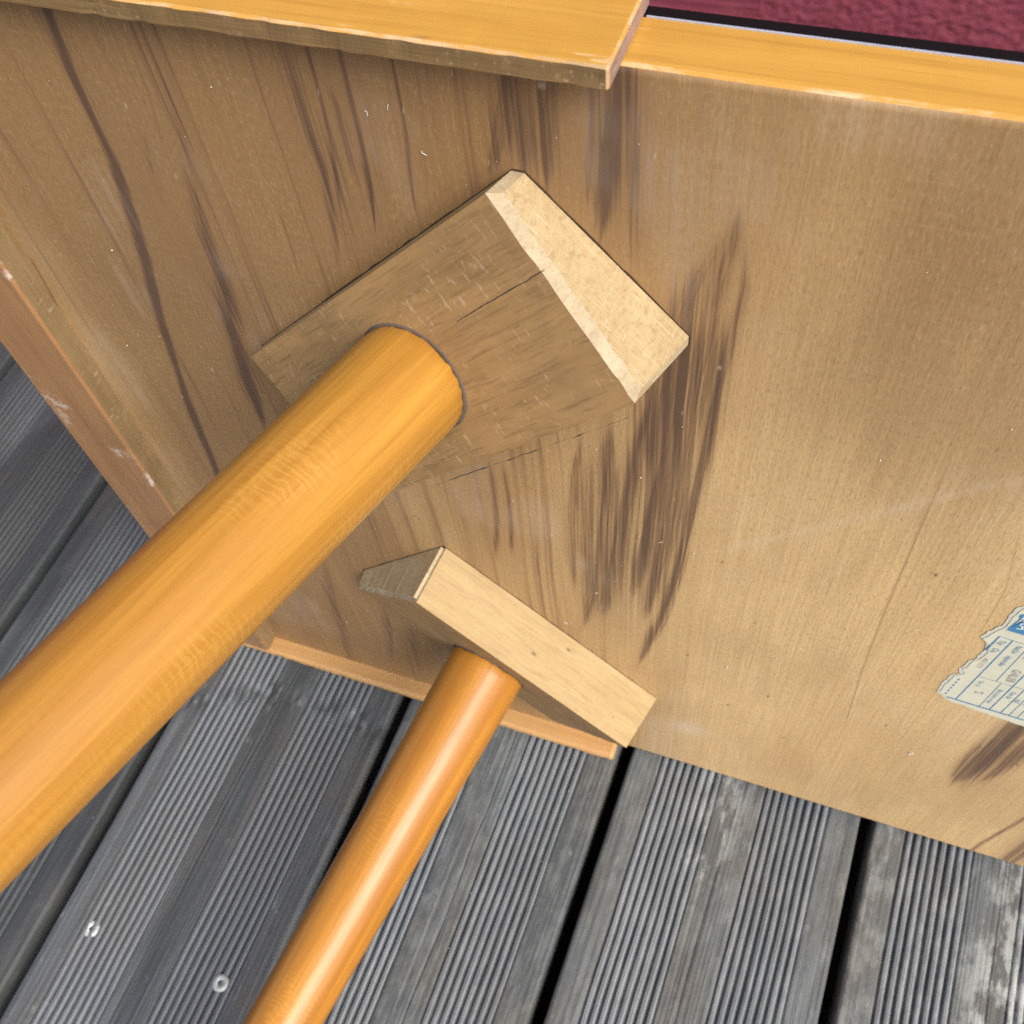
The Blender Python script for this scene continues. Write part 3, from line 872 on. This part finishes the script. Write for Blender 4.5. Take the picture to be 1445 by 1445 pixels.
    for k, (x, y) in enumerate(ring_):
        r_ = math.hypot(x, y)
        wd = 0.00025 + 0.0006 * max(0.0, float(vnoise(np.array([k * 0.23]), np.array([4.0 + lower]), 107)[0]) - 0.3)
        for q_, z_ in ((-0.002, 0.00005), (wd, 0.00010), (wd + 0.0002, -0.0002)):
            v.append((x * (r_ + q_) / r_, sg * y * (r_ + q_) / r_, z_))
    for k in range(N_):
        m_ = (k + 1) % N_
        f += [(k * 3, m_ * 3, m_ * 3 + 1, k * 3 + 1), (k * 3 + 1, m_ * 3 + 1, m_ * 3 + 2, k * 3 + 2)]
    new_obj("contact_shade_seam", mesh_from("contact_shade_seam", v, f, [M_SEAM]), blk)
    # leg
    Pf = Vector((LP, sg * LQ, W0 + S1 * LP + S2 * LQ))
    axis_ = Vector((D1, sg * D2, 1.0)).normalized()
    ref = Vector((1, 0, 0)); ux = (ref - axis_ * ref.dot(axis_)).normalized(); uy = axis_.cross(ux)
    Ml = Matrix.Identity(4)
    for i in range(3):
        Ml[i][0], Ml[i][1], Ml[i][2] = ux[i], uy[i], axis_[i]
        Ml[i][3] = Pf[i]
    LEN = 0.56
    n = 96
    prof = [(-0.012, 0.0198)] + [(0.0, 0.0205), (0.0005, 0.0210), (0.0014, 0.0213)]
    for s in np.linspace(0.006, LEN - 0.004, 60):
        prof.append((s, R0 - RK * s + (0.0 if lower else GROW)))
    prof += [(LEN - 0.0012, R0 - RK * LEN - 0.0006), (LEN, R0 - RK * LEN - 0.003)]
    v, f = [], []
    for j, (s, r) in enumerate(prof):
        for k in range(n):
            a = 2 * math.pi * k / n
            rr = r * (1 + 0.004 * math.sin(2 * a + s * 9))
            ss = s
            if j in (1, 2, 3):      # chipped shoulder
                ss += 0.0016 * max(0.0, float(vnoise(np.array([k * 0.55]), np.array([3.0]), 97)[0]) - 0.45) * (1 if j < 3 else 0.6)
            v.append((rr * math.cos(a), rr * math.sin(a), ss))
    for j in range(len(prof) - 1):
        for k in range(n):
            f.append((j * n + k, j * n + (k + 1) % n, (j + 1) * n + (k + 1) % n, (j + 1) * n + k))
    f.append(tuple(range(n))[::-1]); f.append(tuple((len(prof) - 1) * n + k for k in range(n)))
    leg = new_obj("leg", mesh_from("leg", v, f, [M_LEG], None, True), table)
    leg.matrix_local = Mb @ Ml
    leg.color = (0.91, 0.80, 0.62, 1) if lower else (0.95, 0.95, 0.95, 1)     # two slightly different lacquers
    # ring of old glue round the joint
    v, f = [], []
    n2 = 64
    for k in range(n2):
        a = 2 * math.pi * k / n2
        j = 0.0005 * float(vnoise(np.array([k * 0.7]), np.array([1.0]), 99)[0])
        for r, z in ((0.0200, 0.0008), (0.0214 + j, 0.0003), (0.0219 + j, 0.0001), (0.0220 + j, -0.002), (0.0200, -0.002)):
            v.append((r * math.cos(a), r * math.sin(a), z))
    for k in range(n2):
        for j in range(5):
            f.append((k * 5 + j, ((k + 1) % n2) * 5 + j, ((k + 1) % n2) * 5 + (j + 1) % 5, k * 5 + (j + 1) % 5))
    ring = new_obj("glue_ring", mesh_from("glue_ring", v, f, [M_GLUE], None, True), leg)
    # drying crack, only on the upper block
    if not lower:
        v, f = [], []
        xs = np.linspace(0.033, 0.0765, 40)
        for k, x in enumerate(xs):
            y = -0.0158 + 0.00035 * (float(vnoise(np.array([k * 0.35]), np.array([2.0]), 101)[0]) - 0.5) - 0.0008 * (x - 0.033) / 0.045
            wd = 0.00012 + 0.00016 * float(vnoise(np.array([k * 0.6]), np.array([5.0]), 102)[0]) * (1 - abs(2 * k / 39 - 1) ** 3)
            for s in (-1, 0, 1):
                p = Vector((x, sg * y, W0 + S1 * x + S2 * y))
                v.append((p.x, p.y + s * wd, p.z + (0.00006 if s else 0.00003)))
        for k in range(39):
            f += [(k * 3, k * 3 + 1, k * 3 + 4, k * 3 + 3), (k * 3 + 1, k * 3 + 2, k * 3 + 5, k * 3 + 4)]
        new_obj("crack", mesh_from("crack", v, f, [M_SOCKET]), blk)
        v, f = [], []
        xs = np.linspace(-0.035, 0.070, 60)
        for k, x in enumerate(xs):
            y = BB / 2 - 0.0062 + 0.0004 * (float(vnoise(np.array([k * 0.4]), np.array([7.0]), 104)[0]) - 0.5)
            wd = 0.00004 + 0.00050 * max(0.0, float(vnoise(np.array([k * 0.5]), np.array([8.0]), 105)[0]) - 0.35) * (1 - abs(2 * k / 59 - 1) ** 4)
            for s in (-1, 0, 1):
                p = Vector((x, sg * y, W0 + S1 * x + S2 * y))
                v.append((p.x, p.y + s * wd, p.z + (0.00006 if s else 0.00003)))
        for k in range(59):
            f += [(k * 3, k * 3 + 1, k * 3 + 4, k * 3 + 3), (k * 3 + 1, k * 3 + 2, k * 3 + 5, k * 3 + 4)]
        new_obj("crack", mesh_from("crack", v, f, [M_SOCKET]), blk)
    return blk, leg

blk1, leg1 = make_block(False)
blk2, leg2 = make_block(True)
blk1["label"] = "upper wedge block with a chipped pale end, patinated face and a drying crack"
blk2["label"] = "lower wedge block, its long sawn side pale"
leg1["label"] = "upper leg, nearer, thick and golden"
leg2["label"] = "lower leg, farther, orange and glossy"

# ------------------------------------------------------------------ torn paper label
label = bpy.data.objects.new("paper_label", None)
COL.objects.link(label); label.parent = table
label.location = (0, -0.00024, 0)
OUTL = [(153.79, 283.2), (151.79, 280.44), (150.89, 273.38), (151.08, 265.92), (149.56, 261.53), (146.65, 251.7), (149.84, 248.27), (151.35, 241.79), (150.71, 237.54), (149.97, 232.17), (148.27, 230.02), (148.05, 223.85), (146.88, 220.99), (148.72, 217.1), (145.87, 212.97), (145.26, 206.1), (144.75, 200.23), (144.81, 193.53), (146.94, 191.7), (149.68, 189.16), (153.13, 187.14), (156.75, 187.59), (162.18, 185.94), (185.96, 182.51), (206.0, 181.0), (207.0, 230.0), (206.0, 296.0), (185.0, 299.0), (168, 297), (158, 290)]
def ragged(pts, amp, step, seed):
    r = np.random.default_rng(seed); out = []
    for a, b in zip(pts, pts[1:] + pts[:1]):
        n = max(1, int(math.dist(a, b) / step))
        for k in range(n):
            t = k / n
            out.append((a[0] + (b[0] - a[0]) * t + r.normal() * amp, a[1] + (b[1] - a[1]) * t + r.normal() * amp))
    return out
def flat_poly(name, pts, y, mat, parent):
    me = bpy.data.meshes.new(name)
    bm = bmesh.new()
    vs_ = [bm.verts.new((p[0] / 1000, y, p[1] / 1000)) for p in pts]
    f = bm.faces.new(vs_)
    r = bmesh.ops.extrude_face_region(bm, geom=[f])
    for v in r['geom']:
        if isinstance(v, bmesh.types.BMVert):
            v.co.y += 0.00012
    bmesh.ops.recalc_face_normals(bm, faces=bm.faces[:])
    bmesh.ops.triangulate(bm, faces=[f for f in bm.faces if len(f.verts) > 4])
    bm.to_mesh(me); bm.free()
    me.materials.append(mat)
    return new_obj(name, me, parent)
rg = ragged(OUTL, 0.20, 1.3, 3)
flat_poly("torn_backing", rg, 0.0, M_TORN, label)
cx, cz = 176.0, 236.0
inner = [(p[0] + (1.5 if p[0] < 152 else 0.9) * (1 if p[0] < cx else -1), p[1] + 0.8 * (1 if p[1] < cz else -1)) for p in ragged(OUTL, 0.14, 1.7, 5)]
flat_poly("paper", inner, -0.00022, M_PAPER, label)

lv, lf = [], []
def ink(a, b, w):
    a = Vector(a); b = Vector(b); d = (b - a).normalized(); n = Vector((-d.y, d.x)) * w / 2
    o = len(lv)
    for p in (a - n, b - n, b + n, a + n):
        lv.append((p.x / 1000, -0.00034, p.y / 1000))
    lf.append((o, o + 1, o + 2, o + 3))
ink((152.54, 256.36), (204, 250.5), 0.28)
ink((149.92, 192.2), (204, 188.3), 1.0)
ink((152.5, 256.36), (151.43, 242.79), 0.6)
for k in range(6):
    z = 212.4 - k * 3.2
    ink((149.6 - 0.06 * (212 - z), z), (149.6 - 0.06 * (212 - z) - 0.12, z - 1.9), 0.55)
ink((157.59, 255.6), (153.56, 192.0), 0.42)
ink((163.96, 254.8), (162.43, 218.6), 0.24)
ink((155.4, 219.1), (204, 216.4), 0.24)
ink((164.73, 218.4), (163.53, 191.3), 0.24)
ink((171.0, 254.0), (167.9, 191.0), 0.42)
ink((173.9, 218), (172.65, 190.8), 0.34)
ink((177.2, 218), (176.15, 190.6), 0.24)
for k in range(1, 8):
    ink((177.2 + 3.4 * k, 218), (176.15 + 3.4 * k, 190.4), 0.24)
ink((173.2, 204.4), (204, 202.6), 0.2)
new_obj("ruled_lines", mesh_from("ruled_lines", lv, lf, [M_BLUE]), label)
band = [(153.48, 262.67), (153.6, 268), (154.6, 272.0), (153.87, 275.99), (157.0, 278.5), (156.4, 281), (160.5, 287), (178, 287.5), (178, 260.4)]
flat_poly("blue_band", ragged(band[:6], 0.12, 1.0, 8) + band[6:], -0.00034, M_BLUE, label)

def text(body, x, z, size, mat, squash=1.0, tilt=0.0, parent=label):
    """flat print; reads downwards like the rest of the label"""
    cu = bpy.data.curves.new("printed_text", 'FONT')
    cu.body = body; cu.size = size / 1000; cu.align_x = 'CENTER'; cu.align_y = 'CENTER'
    cu.resolution_u = 2
    tmp = bpy.data.objects.new("tmp", cu); COL.objects.link(tmp)
    bpy.context.view_layer.update()
    dg = bpy.context.evaluated_depsgraph_get()
    me = bpy.data.meshes.new_from_object(tmp.evaluated_get(dg))
    bpy.data.objects.remove(tmp); bpy.data.curves.remove(cu)
    me.name = "printed_text"
    me.materials.clear(); me.materials.append(mat)
    o = new_obj("printed_text", me, parent)
    tx = Vector((-0.055 + math.sin(tilt), 0, -1)).normalized(); tz = Vector((0, -1, 0)); ty = tz.cross(tx)
    Mt = Matrix.Identity(4)
    for i in range(3):
        Mt[i][0], Mt[i][1], Mt[i][2] = tx[i] * squash, ty[i], tz[i]
    Mt[0][3], Mt[1][3], Mt[2][3] = x / 1000, -0.00050, z / 1000
    o.matrix_local = Mt
    return o
text("KA", 157.6, 269.2, 6.0, M_WHITE, 0.95)
text("Tip", 154.6, 252.0, 3.0, M_BLUE)
text("Čis.", 154.2, 244.4, 3.0, M_BLUE)
text("421171", 153.4, 231.5, 2.7, M_INKGREY, 1.25)
text("Način", 160.9, 249.6, 2.9, M_BLUE)
text("isporuke", 160.2, 238.0, 2.9, M_BLUE)
text("13", 166.0, 245.0, 3.0, M_INKGREY)
text("GALEB", 166.6, 227.5, 4.6, M_INKGREY, 0.9, 0.1)
text("Tel. 12", 157.6, 213.0, 2.2, M_BLUE)
text("2", 159.8, 204.6, 5.0, M_INKGREY, 1.0, 0.4)
text("Broj kom vrsta", 166.0, 204.8, 2.4, M_BLUE, 1.05)
text("Dim Br", 171.0, 209.8, 2.5, M_BLUE)
text("Kg", 174.9, 206.6, 2.4, M_BLUE)

# ------------------------------------------------------------------ dust and lint caught on the bare wood
v, f = [], []
r = np.random.default_rng(17)
for k in range(90):
    x = r.uniform(-0.22, 0.22); z = r.uniform(0.05, 0.46)
    s = r.uniform(0.00012, 0.00032) if k % 6 else r.uniform(0.0003, 0.0005)
    a = r.uniform(0, 6.28); n = 1 if k % 5 else 5
    px, pz = x, z
    for j in range(n):
        o = len(v)
        dx, dz = math.cos(a) * s, math.sin(a) * s
        for (ox, oz) in ((-dx - dz * 0.5, -dz + dx * 0.5), (dx - dz * 0.5, dz + dx * 0.5), (dx + dz * 0.5, dz - dx * 0.5), (-dx + dz * 0.5, -dz - dx * 0.5)):
            v.append((px + ox, -0.0003, pz + oz))
        v.append((px, -0.0003 - s, pz))
        f += [(o, o + 1, o + 4), (o + 1, o + 2, o + 4), (o + 2, o + 3, o + 4), (o + 3, o, o + 4)]
        px += dx * 1.6; pz += dz * 1.6; a += r.normal() * 0.7
lint = new_obj("lint", mesh_from("lint", v, f, [M_LINT]), table)
lint["kind"] = "stuff"

# crumbs of grit and splinters lying on the deck boards
v, f = [], []
r = np.random.default_rng(23)
for k in range(260):
    x = r.uniform(-0.60, 0.32); y = r.uniform(-0.40, -0.02)
    fx = ((x - y * 0.026 - G1) / PITCH) % 1.0
    if fx < 0.09 or 0.20 < fx < 0.42 or 0.63 < fx < 0.84:
        continue
    s = r.uniform(0.0003, 0.0008); a = r.uniform(0, 6.28); e = r.uniform(0.4, 1.0) if k % 4 else 0.22
    o = len(v)
    for (q1, q2) in ((1, 0), (0.3, e), (-0.8, e * 0.6), (-0.6, -e), (0.5, -e * 0.8)):
        v.append((x + s * (q1 * math.cos(a) - q2 * math.sin(a)), y + s * (q1 * math.sin(a) + q2 * math.cos(a)), -0.0006))
    v.append((x, y, s * 0.55))
    f += [(o + j, o + (j + 1) % 5, o + 5) for j in range(5)]
grit = new_obj("grit", mesh_from("grit", v, f, [mat_plain("pale_grit", (0.36, 0.36, 0.34), 0.85, var=0.8)]))
grit["kind"] = "stuff"
